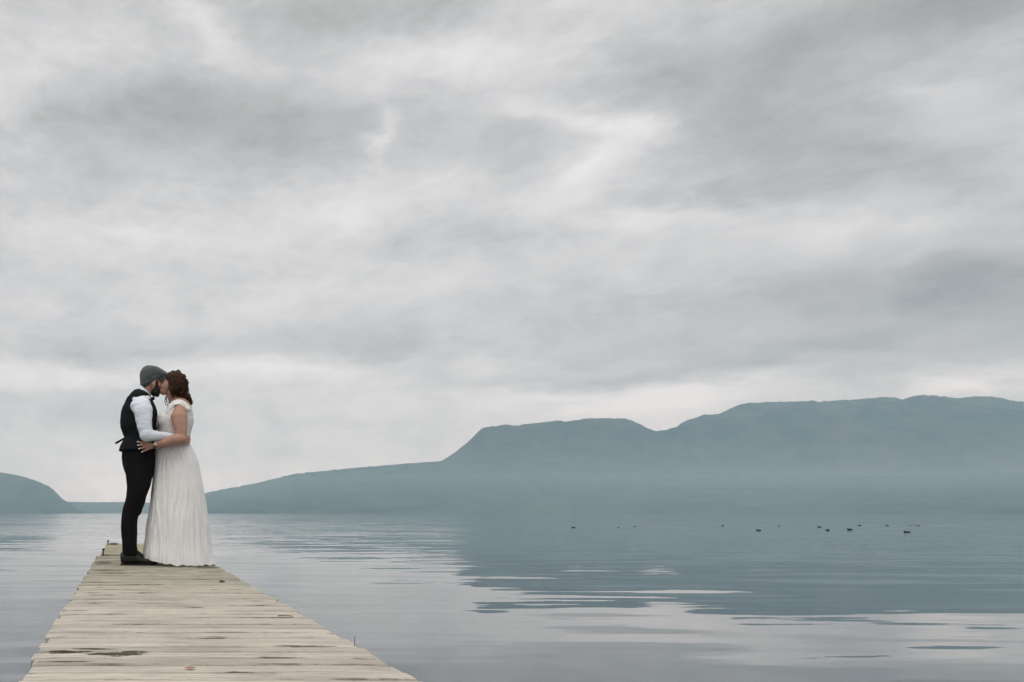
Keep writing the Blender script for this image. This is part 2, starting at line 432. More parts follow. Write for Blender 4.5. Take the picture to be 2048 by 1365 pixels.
# ================================================================== PIER
def wood_material(name, tone, green):
    m_, t, b = material(name)
    pos = t.new('ShaderNodeTexCoord').outputs['Object']
    tn = t.new('ShaderNodeAttribute'); tn.attribute_name = 'board'
    bv = t.sep(tn.outputs['Color'])
    off = t.v('MULTIPLY', tn.outputs['Color'], (37.0, 11.0, 5.0))
    p = t.v('ADD', pos, off)
    grain = t.noise(t.map(p, scale=(5, 90, 30)), 1.0, 5, 0.65)
    fine = t.noise(t.map(p, scale=(18, 420, 60)), 1.0, 3, 0.6)
    blotch = t.noise(t.map(pos, scale=(2.2, 5.0, 1)), 1.0, 5, 0.6)
    c = t.ramp(grain, [(0.28, tuple(k * 0.52 for k in tone)), (0.5, tone), (0.74, tuple(min(1, k * 1.22) for k in tone))])
    c = t.mix(t.m('MULTIPLY', t.mapr(bv[0], 0, 1, 0.0, 0.62), 1.0), c, (tone[0] * 0.62, tone[1] * 0.62, tone[2] * 0.60, 1))
    c = t.mix(t.mapr(blotch, 0.45, 0.72, 0.0, 0.65, True), c, (0.25, 0.235, 0.20, 1))
    crack = t.m('MULTIPLY', t.mapr(fine, 0.60, 0.68, 0, 1, True), t.mapr(t.noise(t.map(p, scale=(3, 14, 1)), 1.0, 2), 0.48, 0.6, 0, 1, True))
    c = t.mix(t.m('MULTIPLY', crack, 0.85), c, (0.07, 0.06, 0.045, 1))
    x, y, _ = t.sep(pos)[0:3]
    # algae towards the lake end
    gm = t.m('MULTIPLY', t.mapr(y, 3.4, 7.4, 0.0, 1.0, True), t.mapr(t.noise(t.map(pos, scale=(3, 3.4, 1)), 1.0, 5, 0.65), 0.36, 0.62, 0.45, 1, True))
    c = t.mix(t.m('MULTIPLY', gm, green), c, (0.185, 0.185, 0.12, 1))
    dirt = t.m('MULTIPLY', tn.outputs['Alpha'], t.mapr(t.noise(t.map(p, scale=(3.5, 9, 1)), 1.0, 5, 0.7), 0.48, 0.68, 0.08, 0.85, True))
    c = t.mix(dirt, c, (0.085, 0.072, 0.05, 1))
    # edge growth on the left, scattered dark rot stains, darker patches by the dress hem
    ragged = t.noise(t.map(pos, scale=(14, 42, 1)), 1.0, 5, 0.7)
    rag2 = t.noise(t.map(p, scale=(6, 60, 1)), 1.0, 4, 0.7)
    for (sx, sy, rx, ry, k) in ((-0.185, 2.70, 0.075, 0.035, 1.0), (-0.12, 2.755, 0.09, 0.018, 0.9), (-0.03, 2.66, 0.10, 0.04, 1.0), (0.03, 2.70, 0.06, 0.03, 0.8), (-0.19, 2.52, 0.10, 0.012, 0.8),
                             (0.34, 2.36, 0.10, 0.02, 0.8), (0.62, 2.83, 0.13, 0.014, 0.8), (0.50, 2.60, 0.08, 0.014, 0.7), (-0.22, 3.85, 0.07, 0.03, 0.6), (0.35, 4.0, 0.05, 0.03, 0.6), (0.33, 3.02, 0.08, 0.012, 0.9),
                             (-0.1, 4.6, 0.12, 0.05, 0.5), (0.55, 5.9, 0.03, 0.03, 0.8), (-0.05, 6.3, 0.16, 0.1, 0.4), (0.72, 6.9, 0.14, 0.10, 0.7), (0.6, 7.05, 0.25, 0.08, 0.6), (-0.2, 7.6, 0.1, 0.3, 0.6), (-0.12, 6.6, 0.18, 0.12, 0.6)):
        q = t.v('MULTIPLY', t.v('SUBTRACT', t.comb(x, y, 0.0), (sx, sy, 0)), (1 / rx, 1 / ry, 0))
        g = t.m('SUBTRACT', 1.0, t.v('LENGTH', q))
        g = t.m('ADD', g, t.m('MULTIPLY', t.m('SUBTRACT', ragged, 0.5), 3.0))
        c = t.mix(t.m('MULTIPLY', t.mapr(g, -0.05, 0.35, 0, 1, True), min(1, k * 1.1)), c, (0.05, 0.042, 0.026, 1))
    t.l.new(c, b.inputs['Base Color'])
    b.inputs['Roughness'].default_value = 0.85; b.inputs['Specular IOR Level'].default_value = 0.2
    bn = t.new('ShaderNodeBump'); bn.inputs['Strength'].default_value = 0.9; bn.inputs['Distance'].default_value = 0.004
    t.l.new(t.m('ADD', grain, t.m('MULTIPLY', fine, 0.6)), bn.inputs['Height']); t.l.new(bn.outputs[0], b.inputs['Normal'])
    return m_

def boards(name, mat, parent, y0, y1, xa, xb, pitch, gap, thick, top=0.0, jit=0.012, seed=1):
    rnd = random.Random(seed)
    bm = bmesh.new(); lay = bm.loops.layers.color.new('board')
    y = y0
    while y < y1:
        wd = pitch * rnd.uniform(0.86, 1.14)
        z = top + rnd.uniform(-0.003, 0.002); tw = rnd.uniform(-0.0035, 0.0035)
        a = xa + rnd.uniform(-jit, jit); b = xb + rnd.uniform(-jit, jit)
        e = 0.005; nb = 14
        col = (rnd.random(), rnd.random(), rnd.random(), 1)
        sk = rnd.uniform(-0.003, 0.004)
        rings = []
        wob = rnd.uniform(0, 99)
        for i in range(nb + 1):
            k = i / nb; x = a + (b - a) * k
            ins = 0.003 if i in (0, nb) else 0.0
            wv = 0.0022 * noise.noise(Vector((x * 4 + wob, 0, wob))); wv2 = 0.003 * noise.noise(Vector((x * 5 + wob, 3, wob)))
            zz = z + tw * (k - 0.5) + 0.0015 * noise.noise(Vector((x * 3, wob, 2)))
            ya, yb = y + gap / 2 + wv + sk * k, y + wd - gap / 2 + wv2 + sk * k
            rings.append([Vector(q) for q in ((x, ya, zz - thick), (x, ya, zz - e - ins), (x, ya + e, zz - ins), (x, ya + e + .010, zz - ins), (x, (ya + yb) / 2, zz + 0.0008 - ins), (x, yb - e - .010, zz - ins), (x, yb - e, zz - ins), (x, yb, zz - e - ins), (x, yb, zz - thick))])
        nf = len(bm.faces)
        ring_loft(bm, rings)
        bm.verts.index_update(); bm.faces.ensure_lookup_table()
        for f_ in bm.faces[nf:]:
            for l in f_.loops:
                j = (l.vert.index) % 9
                l[lay] = (*col[:3], 1.0 if j in (0, 1, 2, 6, 7, 8) else 0.0)
        y += wd
    return obj(name, bm, mat, parent, smooth=False)

def box(bm, x0, x1, y0, y1, z0, z1):
    bmesh.ops.create_cube(bm, size=1.0, matrix=Matrix.Translation(((x0 + x1) / 2, (y0 + y1) / 2, (z0 + z1) / 2)) @ Matrix.Diagonal((x1 - x0, y1 - y0, z1 - z0, 1)))

deck_mat = wood_material('weathered_deck_board', (0.505, 0.46, 0.395), 0.8)
end_mat = wood_material('lichened_end_board', (0.36, 0.335, 0.225), 0.35)
beam_mat = simple('dark_wet_timber', (0.12, 0.10, 0.075), 0.8, 0.3, 12, 0.4, 60)
iron_mat = simple('rusty_iron', (0.05, 0.042, 0.035), 0.7, 0.3, 80, 0.3, 300)
XL, XR = -0.292, 0.832
pier = tag(empty('pier', (0, 0, 0)), 'narrow weathered timber pier of cross boards running out into the lake', 'pier')
boards('decking', deck_mat, pier, -3.0, 8.78, XL, XR, 0.112, 0.010, 0.035, seed=4)
eb = boards('end_decking', end_mat, pier, 8.83, 11.7, XL + 0.03, XR - 0.03, 0.29, 0.010, 0.05, top=0.018, jit=0.006, seed=9)
eb['label'] = 'yellow lichen-covered boards at the lake end'
for x in (XL + 0.06, XR - 0.12, (XL + XR) / 2):
    bm = bmesh.new(); box(bm, x, x + 0.06, -3.0, 11.6, -0.19, -0.052)
    obj('bearer', bm, beam_mat, pier, smooth=False)
for y in (-2.0, 0.6, 3.2, 5.8, 8.4, 11.2):
    bm = bmesh.new(); box(bm, XL + 0.02, XR - 0.02, y - 0.05, y + 0.05, -0.29, -0.192)
    obj('crossbeam', bm, beam_mat, pier, smooth=False)
    for x in (XL + 0.12, XR - 0.12):
        bm = bmesh.new(); tube(bm, [(x, y, -2.2), (x + 0.01, y, -0.9), (x, y, -0.294)], [0.085, 0.08, 0.075], 16, ends=False)
        obj('pile', bm, beam_mat, pier)
# iron pins standing at the left edge of the far end, and a bent nail at the right edge
def gp(px, py): # picture position of a point on the deck -> deck point
    k = CAM_H / (py - PY0)
    return Vector(((px - PX0) * k, F * k, 0.0))
for (px, py, h, r) in ((206, 1112.3, 0.078, 0.011), (215.8, 1092.3, 0.078, 0.011)):
    p = gp(px, py); bm = bmesh.new()
    tube(bm, [p + Vector((0, 0, -0.04)), p + Vector((0.001, 0, h * 0.5)), p + Vector((0.004, 0, h))], [r * 0.85, r * 0.8, r], 10, ends=False)
    tube(bm, [p + Vector((0.004, 0, h - 0.014)), p + Vector((0.004, 0, h + 0.004))], [r * 1.45, r * 1.35], 10, ends=False)
    obj('iron_pin', bm, iron_mat, pier)
p = gp(709.3, 1290.5); bm = bmesh.new()
tube(bm, [p + Vector((0, 0, -0.02)), p + Vector((0.0, 0, 0.016)), p + Vector((0.001, 0, 0.031))], [0.0012, 0.0012, 0.0014], 8)
obj('nail', bm, iron_mat, pier)
p = gp(221, 1092.6) + Vector((0, 0, 0.018)); bm = bmesh.new()
for i in range(5):
    q = p + Vector((0.022 * i, 0.012 * (i % 2), 0.006))
    ringp = [q + Vector((0.018 * math.cos(a * math.pi / 5), 0.004 * math.sin(a), 0.012 * math.sin(a * math.pi / 5) + 0.006)) for a in range(11)]
    tube(bm, ringp, [0.004] * 11, 8)
obj('chain', bm, iron_mat, pier)

# small litter on the deck
bm = bmesh.new(); p = gp(380.5, 1339.5)
pts = [(-0.022, 0), (-0.012, 0.006), (0.0, 0.008), (0.012, 0.006), (0.02, 0.001), (0.012, -0.005), (0.0, -0.007), (-0.012, -0.005)]
top = [bm.verts.new(p + Vector((x * 0.8, y * 1.2, 0.005 + 0.0015 * math.cos(x * 70)))) for x, y in pts]
bot = [bm.verts.new(p + Vector((x * 0.8, y * 1.2, 0.004 + 0.0015 * math.cos(x * 70)))) for x, y in pts]
bm.faces.new(top); bm.faces.new(list(reversed(bot)))
for i in range(8): bm.faces.new((top[i], bot[i], bot[(i + 1) % 8], top[(i + 1) % 8]))
tag(obj('fallen_leaf', bm, simple('orange_leaf', (0.26, 0.085, 0.035), 0.7), smooth=False), 'small curled orange leaf lying on the near boards of the pier', 'leaf')
bm = bmesh.new(); p = gp(444, 1164.5)
for (x, z, r) in ((-0.016, 0.005, 0.005), (-0.004, 0.007, 0.007), (0.009, 0.006, 0.006), (0.018, 0.004, 0.004)):
    ellipsoid(bm, p + Vector((x, 0, z)), (r * 1.3, r * 1.4, r * 0.8), None, 10, 8)
tag(fuse('bark_scrap', bm, simple('dark_bark', (0.03, 0.025, 0.02), 0.9), None, 0.003, 2), 'dark scrap of bark on the boards below the hem of the dress', 'bark')
bm = bmesh.new(); p = gp(570, 1234.5)
tube(bm, [p + Vector((-0.03, 0.003, 0.006)), p + Vector((0.0, 0.0, 0.008)), p + Vector((0.034, -0.008, 0.005))], [0.0022, 0.002, 0.0014], 8)
tag(obj('twig', bm, simple('brown_twig', (0.09, 0.065, 0.04), 0.9)), 'thin brown twig lying on the boards near the right edge of the pier', 'twig')

# ================================================================== PEOPLE
skin_m = simple('fair_skin', (0.40, 0.215, 0.15), 0.55, 0.10, 25, 0.15, 400, 0.35)
skin_f = simple('lightly_tanned_skin', (0.37, 0.205, 0.147), 0.55, 0.10, 25, 0.12, 400, 0.35)
for m_ in (skin_m, skin_f):
    b = m_.node_tree.nodes['Principled BSDF']; b.inputs['Subsurface Weight'].default_value = 0.15; b.inputs['Subsurface Radius'].default_value = (0.01, 0.004, 0.002)
shirt_m = simple('white_cotton_shirt', (0.62, 0.65, 0.70), 0.85, 0.05, 20, 0.08, 300)
vest_m = simple('charcoal_wool_vest', (0.013, 0.015, 0.0155), 0.9, 0.25, 200, 0.3, 500, 0.05, 0.0)
trouser_m = simple('black_trouser_cloth', (0.0055, 0.0055, 0.006), 0.85, 0.2, 100, 0.3, 400, 0.12)
shoe_m = simple('dark_brown_leather', (0.010, 0.009, 0.007), 0.55, 0.3, 40, 0.2, 200, 0.35)
sole_m = simple('black_rubber_sole', (0.008, 0.008, 0.007), 0.8)
cap_m = simple('grey_green_tweed', (0.072, 0.083, 0.080), 0.95, 0.3, 260, 0.6, 400, 0.1, 0.2)
beard_m = simple('dark_beard_hair', (0.014, 0.010, 0.008), 0.75, 0.4, 200, 0.9, 260)
hair_m = simple('dark_brown_hair', (0.048, 0.0225, 0.0135), 0.6, 0.55, 70, 0.8, 260, 0.15)
tie_m = simple('plum_bow_tie', (0.075, 0.03, 0.045), 0.7)
nail_m = simple('white_nail_polish', (0.82, 0.82, 0.80), 0.25)
strap_w = simple('cream_watch_strap', (0.62, 0.57, 0.48), 0.5)
dial_m = simple('bronze_watch_dial', (0.10, 0.06, 0.035), 0.35)

def dress_material(name):
    m_, t, b = material(name)
    pos = t.new('ShaderNodeTexCoord').outputs['Object']
    n = t.noise(pos, 14, 3, 0.5)
    t.l.new(t.ramp(n, [(0.3, (0.81, 0.805, 0.775)), (0.7, (0.87, 0.865, 0.84))]), b.inputs['Base Color'])
    b.inputs['Roughness'].default_value = 0.75; b.inputs['Specular IOR Level'].default_value = 0.2
    bn = t.new('ShaderNodeBump'); bn.inputs['Strength'].default_value = 0.35; bn.inputs['Distance'].default_value = 0.004
    t.l.new(t.noise(t.map(pos, scale=(60, 60, 3.5)), 1.0, 3, 0.5), bn.inputs['Height']); t.l.new(bn.outputs[0], b.inputs['Normal'])
    tr = t.new('ShaderNodeBsdfTranslucent'); tr.inputs[0].default_value = (0.80, 0.79, 0.76, 1)
    mx = t.new('ShaderNodeMixShader'); mx.inputs[0].default_value = 0.22
    out = m_.node_tree.nodes['Material Output']
    t.l.new(b.outputs[0], mx.inputs[1]); t.l.new(tr.outputs[0], mx.inputs[2]); t.l.new(mx.outputs[0], out.inputs[0])
    return m_
dress_m = dress_material('ivory_chiffon')
bodice_m = dress_material('ivory_crepe')

K1 = 1352.0; K2 = 1190.0; K4 = 2705.0
def sect1(cy, xa, xb, hw, dy=0.0, n=32, p=2.3):
    c = c1((xa + xb) / 2, cy, dy); return hring(c.x, c.y, c.z, (xb - xa) / 2 / K1, hw, n, p)
def sect2(cy, xa, xb, hw, dy=0.0, n=32, p=2.2):
    c = c2((xa + xb) / 2, cy, dy); return hring(c.x, c.y, c.z, (xb - xa) / 2 / K2, hw, n, p)

def hand(bm, wrist, palm, knuckles, tips, thumb, pr=0.020, fr=0.0085, bend=(0, 0, 0)):
    """palm as fused pads from wrist to each knuckle; every finger its own three-jointed tube"""
    bend = Vector(bend)
    for k in knuckles:
        tube(bm, [wrist, palm.lerp(k, 0.45), k], [pr * 0.95, pr * 0.85, fr * 1.25], 12)
    for k, tp in zip(knuckles, tips):
        a = k.lerp(tp, 0.42) + bend; b = k.lerp(tp, 0.74) + bend * 0.8
        tube(bm, [k, a, b, tp], [fr * 1.08, fr * 1.02, fr * 0.95, fr * 0.8], 10)
    tube(bm, [wrist.lerp(palm, 0.45), thumb[0], thumb[1]], [pr * 0.7, fr * 1.2, fr * 0.9], 10)

# ------------------------------------------------------------------ the man
man = tag(empty('person', c2(480, 1261)), 'man in grey flat cap, dark vest and black trousers leaning in to kiss the bride', 'person')
man_inv = Matrix.Translation(-man.location)
def own(o, root):
    o.parent = root; o.matrix_parent_inverse = Matrix.Translation(-root.location); return o

# body: one continuous skin from head to feet
bm = bmesh.new()
ellipsoid(bm, c4(400, 470), (0.098, 0.076, 0.110), roty(-15))
ellipsoid(bm, c4(520, 610), (0.052, 0.060, 0.075), roty(-10))
ellipsoid(bm, c4(500, 740), (0.050, 0.050, 0.042), roty(10))
ellipsoid(bm, c4(585, 790), (0.022, 0.026, 0.022))                                 # chin
ellipsoid(bm, c4(600, 520), (0.026, 0.050, 0.018))                                 # brow
tube(bm, [c4(625, 545, 0.016), c4(650, 600, 0.016), c4(662, 632, 0.016)], [0.008, 0.010, 0.0125], 12)   # nose
ellipsoid(bm, c4(618, 700, 0.0), (0.012, 0.022, 0.009))                            # lips
ellipsoid(bm, c4(614, 720, 0.0), (0.012, 0.020, 0.008))
for s in (-1, 1):
    ellipsoid(bm, c4(590, 620, s * 0.036), (0.026, 0.022, 0.026))                  # cheekbones
    ellipsoid(bm, c4(468, 628, s * 0.071), (0.015, 0.010, 0.026), roty(12))        # ears
    ellipsoid(bm, c4(455, 600, s * 0.080), (0.013, 0.008, 0.018), roty(12))
tube(bm, [c4(375, 640), c4(290, 790), c4(220, 930)], [0.052, 0.050, 0.058], 18)    # neck
ring_loft(bm, [sect1(*a) for a in ((505, 430, 560, .08), (530, 400, 590, .12), (560, 370, 620, .15), (720, 290, 680, .165), (900, 285, 670, .155), (1050, 345, 650, .14), (1200, 330, 640, .135), (1300, 340, 630, .13))])
for s in (-1, 1):
    tube(bm, [c1(505, 650, s * .16), c1(530, 720, s * .205), c1(550, 860, s * .235), c1(570, 985, s * .245)], [0.050, 0.050, 0.047, 0.042])
    tube(bm, [c1(570, 985, s * .245), c1(720, 1005, s * .225), c1(860, 1015, s * .205), c1(940, 1030, s * .185)], [0.042, 0.040, 0.032, 0.026])
    wr = c1(945, 1032, s * .183)
    kn = [c1(1045, y, s * .160) for y in (1018, 1045, 1072, 1097)]
    tp = [c1(x, y, s * .085) for x, y in ((1114, 1016), (1118, 1045), (1113, 1073), (1100, 1098))]
    hand(bm, wr, c1(1000, 1052, s * .172), kn, tp, (c1(975, 985, s * .17), c1(1010, 962, s * .16)), 0.021, 0.0092, bend=(0.012, s * 0.012, 0))
    lx = 0 if s < 0 else 22
    tube(bm, [c2(472, 150, s * .075), c2(462, 420, s * .095), c2(388 + lx, 690, s * .1), c2(370 + lx, 850, s * .1), c2(375 + lx, 1090, s * .1)], [0.062, 0.060, 0.044, 0.042, 0.033])
    tube(bm, [c2(370 + lx, 1150, s * .1), c2(450 + lx, 1200, s * .1), c2(600 + lx, 1235, s * .1)], [0.035, 0.032, 0.02])
own(fuse('body', bm, skin_m, None, 0.0045, 3), man)

# shirt: shoulders, sleeves, collar
bm = bmesh.new()
ring_loft(bm, [sect1(*a) for a in ((455, 432, 565, .082), (505, 375, 612, .145), (560, 345, 642, .172), (720, 295, 690, .165), (900, 295, 675, .160), (1000, 335, 665, .155), (1160, 330, 660, .15))])
for s in (-1, 1):
    ellipsoid(bm, c1(505, 645, s * .172), (0.096, 0.070, 0.078))
    tube(bm, [c1(506, 628, s * .185), c1(528, 690, s * .215), c1(540, 800, s * .235), c1(556, 900, s * .25), c1(570, 990, s * .255)], [0.088, 0.092, 0.079, 0.071, 0.060], 22, flat=0.8)
    tube(bm, [c1(575, 990, s * .255), c1(650, 1005, s * .245), c1(760, 1010, s * .225), c1(870, 1018, s * .205), c1(930, 1028, s * .19)], [0.061, 0.051, 0.041, 0.035, 0.031], 22)
own(fuse('shirt', bm, shirt_m, None, 0.006, 10, [(0.007, (5, 5, 4), 3.0), (0.005, (9, 9, 20), 8.0)]), man)
bm = bmesh.new()
rings = []
for (x0, y0, x1, y1, hw) in ((30, 760, 372, 1035, .076), (75, 690, 388, 960, .072), (112, 622, 398, 890, .066)):
    a = c4(x0, y0); b = c4(x1, y1); m_ = (a + b) / 2; u = (b - a) / 2
    rings.append([m_ + u * math.cos(2 * math.pi * i / 32) + Vector((0, hw * math.sin(2 * math.pi * i / 32), 0)) for i in range(32)])
inner = [[m + (q - m) * 0.94 for q in r] for r in rings for m in [sum(r, Vector()) / 32]]
ring_loft(bm, rings + inner[::-1], cap=False)
col_o = obj('collar', bm, shirt_m); own(col_o, man)

# bow tie
bm = bmesh.new()
tb = c4(428, 950)
ellipsoid(bm, tb, (0.009, 0.010, 0.010))
for s in (-1, 1):
    rr = [[tb + Vector((0.004 + q * 0.2 + 0.011 * k * math.cos(a * math.pi / 6), s * q, 0.012 * k * math.sin(a * math.pi / 6) - 0.003)) for a in range(12)] for q, k in ((0.004, 0.6), (0.018, 1.0), (0.034, 1.15), (0.044, 0.9), (0.047, 0.4))]
    ring_loft(bm, rr)
own(obj('bow_tie', bm, tie_m), man)

# vest
bm = bmesh.new()
ring_loft(bm, [sect1(*a) for a in ((434, 430, 510, .078), (458, 398, 570, .122), (495, 366, 612, .162), (540, 332, 640, .168), (640, 285, 690, .168), (720, 259, 714, .186), (820, 246, 710, .188), (900, 252, 704, .184),
     (960, 276, 699, .178), (1012, 298, 693, .172), (1035, 298, 692, .172), (1075, 278, 690, .176), (1130, 250, 689, .182), (1192, 226, 687, .186))])
vest = own(fuse('vest', bm, vest_m, None, 0.006, 5, [(0.006, (6, 6, 8), 1.0), (0.003, (18, 18, 14), 5.0)]), man)
bm = bmesh.new()
tube(bm, [c1(310, 1035, -.03), c1(265, 1058, -.035), c1(225, 1082, -.04), c1(198, 1096, -.04)], [0.010, 0.010, 0.011, 0.010], 10, flat=0.5)
sp = own(obj('vest_strap', bm, vest_m), man)

# trousers
bm = bmesh.new()
ring_loft(bm, [sect2(*a) for a in ((-60, 315, 655, .155), (0, 294, 656, .166), (90, 290, 655, .172), (170, 300, 650, .172), (230, 318, 644, .168), (300, 345, 630, .15))])
for s in (-1, 1):
    lx = 0 if s < 0 else 14
    rg = []
    for (cy, a, b, hw) in ((170, 312, 640, .085), (280, 338, 630, .092), (400, 350, 606, .095), (500, 345, 566, .09), (580, 322, 532, .084), (640, 306, 508, .08), (690, 299, 488, .077), (725, 294, 456, .072),
                           (790, 288, 452, .070), (860, 286, 452, .070), (950, 288, 450, .068), (1020, 293, 448, .066), (1070, 296, 455, .064), (1155, 300, 470, .058)):
        rg.append(sect2(cy, a + lx * (cy > 500), b + lx * (cy > 500), hw, s * (.082 + .018 * min(1, cy / 500)), 28, 2.1))
    ring_loft(bm, rg)
own(fuse('trousers', bm, trouser_m, None, 0.006, 2, [(0.006, (7, 7, 5), 2.0), (0.0025, (12, 12, 16), 6.0)]), man)

# shoes
for s, xa, xb in ((-1, 276, 672), (1, 318, 692)):
    dyv = s * .1
    prof = ((0.0, .04, .10, .022), (0.02, .006, .115, .032), (0.10, 0, .125, .037), (0.25, 0, .128, .038), (0.42, 0, .122, .037), (0.50, 0, .100, .039), (0.58, 0, .078, .043), (0.68, 0, .062, .047), (0.80, 0, .050, .047), (0.90, .002, .044, .040), (0.97, .006, .038, .026), (1.0, .012, .030, .012))
    x0 = c2(xa, 1261, dyv).x; x1 = c2(xb, 1261, dyv).x; yc = D0 + dyv
    bm = bmesh.new(); rings = []
    for (k, zb, zt, hw) in prof:
        x = x0 + (x1 - x0) * k; zb += 0.016
        ring = []
        for i in range(20):
            a = 2 * math.pi * i / 20; c, sn = math.cos(a), math.sin(a)
            zz = zb + (zt - zb) * (0.5 + 0.5 * math.copysign(abs(sn) ** 0.75, sn))
            ring.append(Vector((x, yc + hw * c * (1.0 if sn < 0.3 else 1.0 - 0.35 * (sn - 0.3)), zz)))
        rings.append(ring)
    ring_loft(bm, rings)
    sh = own(obj('shoe', bm, shoe_m), man)
    bm = bmesh.new(); rings = []
    for (k, zb, zt, hw) in prof:
        x = x0 + (x1 - x0) * (k * 1.005); zz = 0.0 if k < 0.9 else zb
        heel = 0.0
        rings.append([Vector((x, yc - hw * 1.06, zz + heel)), Vector((x, yc + hw * 1.03, zz + heel)), Vector((x, yc + hw * 1.03, zz + 0.016)), Vector((x, yc - hw * 1.03, zz + 0.016))])
    ring_loft(bm, rings)
    so_ = obj('sole', bm, sole_m, smooth=False); so_.parent = sh
    bm = bmesh.new()
    for q in (0.50, 0.545, 0.59, 0.635):
        x = x0 + (x1 - x0) * q; zt = 0.118 - (q - 0.45) * 0.30
        tube(bm, [(x - .004, yc - .022, zt - .012), (x + .002, yc, zt), (x - .004, yc + .022, zt - .012)], [.0028] * 3, 8)
    la = obj('laces', bm, sole_m); la.parent = sh

# flat cap
bm = bmesh.new()
ellipsoid(bm, c4(345, 425), (0.086, 0.092, 0.107), roty(-8))
ellipsoid(bm, c4(300, 500), (0.068, 0.088, 0.078), roty(20))
ellipsoid(bm, c4(470, 345), (0.105, 0.088, 0.072), roty(18))
ellipsoid(bm, c4(610, 360), (0.088, 0.080, 0.050), roty(24))
ellipsoid(bm, c4(500, 450), (0.075, 0.084, 0.042), roty(-14))
ellipsoid(bm, c4(725, 372), (0.055, 0.070, 0.022), roty(22))
ellipsoid(bm, c4(300, 570), (0.072, 0.088, 0.042), roty(-28))
ellipsoid(bm, c4(420, 490), (0.085, 0.086, 0.040), roty(-22))
cap = own(fuse('flat_cap', bm, cap_m, None, 0.005, 5, [(0.005, (14, 14, 14), 2.0)]), man)
bm = bmesh.new()
rings = []
for k in range(9):
    a = -1 + 2 * k / 8
    y = a * 0.074
    tipx = 868 - 110 * a * a; tipy = 402 + 22 * a * a
    A = c4(590, 500 + 10 * a * a, y); B = c4(tipx, tipy, y * 0.85); C = c4(745, 440 + 12 * a * a, y * 0.98)
    th = 0.0055
    rings.append([A + Vector((0, 0, th)), C + Vector((0, 0, th + .003)), B + Vector((0, 0, th * .8)), B + Vector((0.002, 0, 0)), B - Vector((0, 0, th * .8)), C - Vector((0, 0, th)), A - Vector((0, 0, th))])
ring_loft(bm, rings)
br = obj('brim', bm, cap_m); own(br, man); 
# short hair under the cap, and beard
bm = bmesh.new()
ellipsoid(bm, c4(285, 610), (0.058, 0.070, 0.034), roty(-20))
for s in (-1, 1): ellipsoid(bm, c4(538, 575, s * .057), (0.014, 0.010, 0.036))
own(fuse('hair', bm, beard_m, None, 0.004, 2, [(0.0015, (60, 60, 60), 1.0)]), man)
bm = bmesh.new()
ellipsoid(bm, c4(500, 790), (0.042, 0.058, 0.046), roty(18))
ellipsoid(bm, c4(545, 850), (0.026, 0.036, 0.026), roty(10))
ellipsoid(bm, c4(568, 770), (0.024, 0.046, 0.032))
for s in (-1, 1):
    tube(bm, [c4(540, 570, s * .054), c4(548, 640, s * .052), c4(535, 730, s * .050), c4(505, 800, s * .044)], [0.012, 0.018, 0.026, 0.030], 14)
    tube(bm, [c4(612, 675, s * .006), c4(590, 700, s * .028)], [0.008, 0.009], 10)
own(fuse('beard', bm, beard_m, None, 0.004, 2, [(0.005, (55, 55, 40), 4.0)]), man)
for s in (-1, 1):
    bm = bmesh.new(); tube(bm, [c4(648, 520, s * .018), c4(630, 512, s * .038), c4(600, 525, s * .054)], [0.004, 0.0045, 0.003], 8); own(obj('eyebrow', bm, beard_m), man)
    bm = bmesh.new(); tube(bm, [c4(640, 568, s * .022), c4(628, 575, s * .036), c4(612, 570, s * .046)], [0.0025, 0.003, 0.0025], 8); own(obj('eyelashes', bm, beard_m), man)


# ------------------------------------------------------------------ the bride
bride = tag(empty('person', c2(900, 1261)), 'bride in long white dress with brown curled hair, one hand on the man\'s waist', 'person')
bm = bmesh.new()
ellipsoid(bm, c4(985, 560), (0.092, 0.074, 0.102), roty(20))
ellipsoid(bm, c4(778, 640, -.004), (0.058, 0.062, 0.082), roty(28))
ellipsoid(bm, c4(703, 775, -.006), (0.046, 0.046, 0.036), roty(25))
ellipsoid(bm, c4(623, 795, -.008), (0.018, 0.022, 0.018))                               # chin
ellipsoid(bm, c4(728, 520, -.004), (0.030, 0.050, 0.030), roty(28))                     # forehead
tube(bm, [c4(690, 570, -.016), c4(660, 625, -.016), c4(636, 655, -.016)], [0.007, 0.009, 0.0115], 12)   # nose
ellipsoid(bm, c4(616, 712, -.008), (0.012, 0.020, 0.0075), roty(20)); ellipsoid(bm, c4(613, 735, -.008), (0.012, 0.019, 0.0085), roty(20))
for s in (-1, 1):
    ellipsoid(bm, c4(708, 660, -.004 + s * .034), (0.030, 0.022, 0.030))
    ellipsoid(bm, c4(955, 640, s * .074), (0.014, 0.009, 0.026), roty(-10))
tube(bm, [c4(880, 760), c4(930, 900), c4(1010, 1060)], [0.050, 0.050, 0.060], 18)
ring_loft(bm, [sect1(*a) for a in ((540, 905, 1050, .06), (572, 885, 1088, .10), (610, 865, 1114, .135), (655, 850, 1136, .15), (740, 780, 1138, .15), (830, 735, 1140, .15), (930, 735, 1125, .135), (1040, 745, 1080, .11), (1150, 745, 1085, .11), (1300, 740, 1090, .11))])
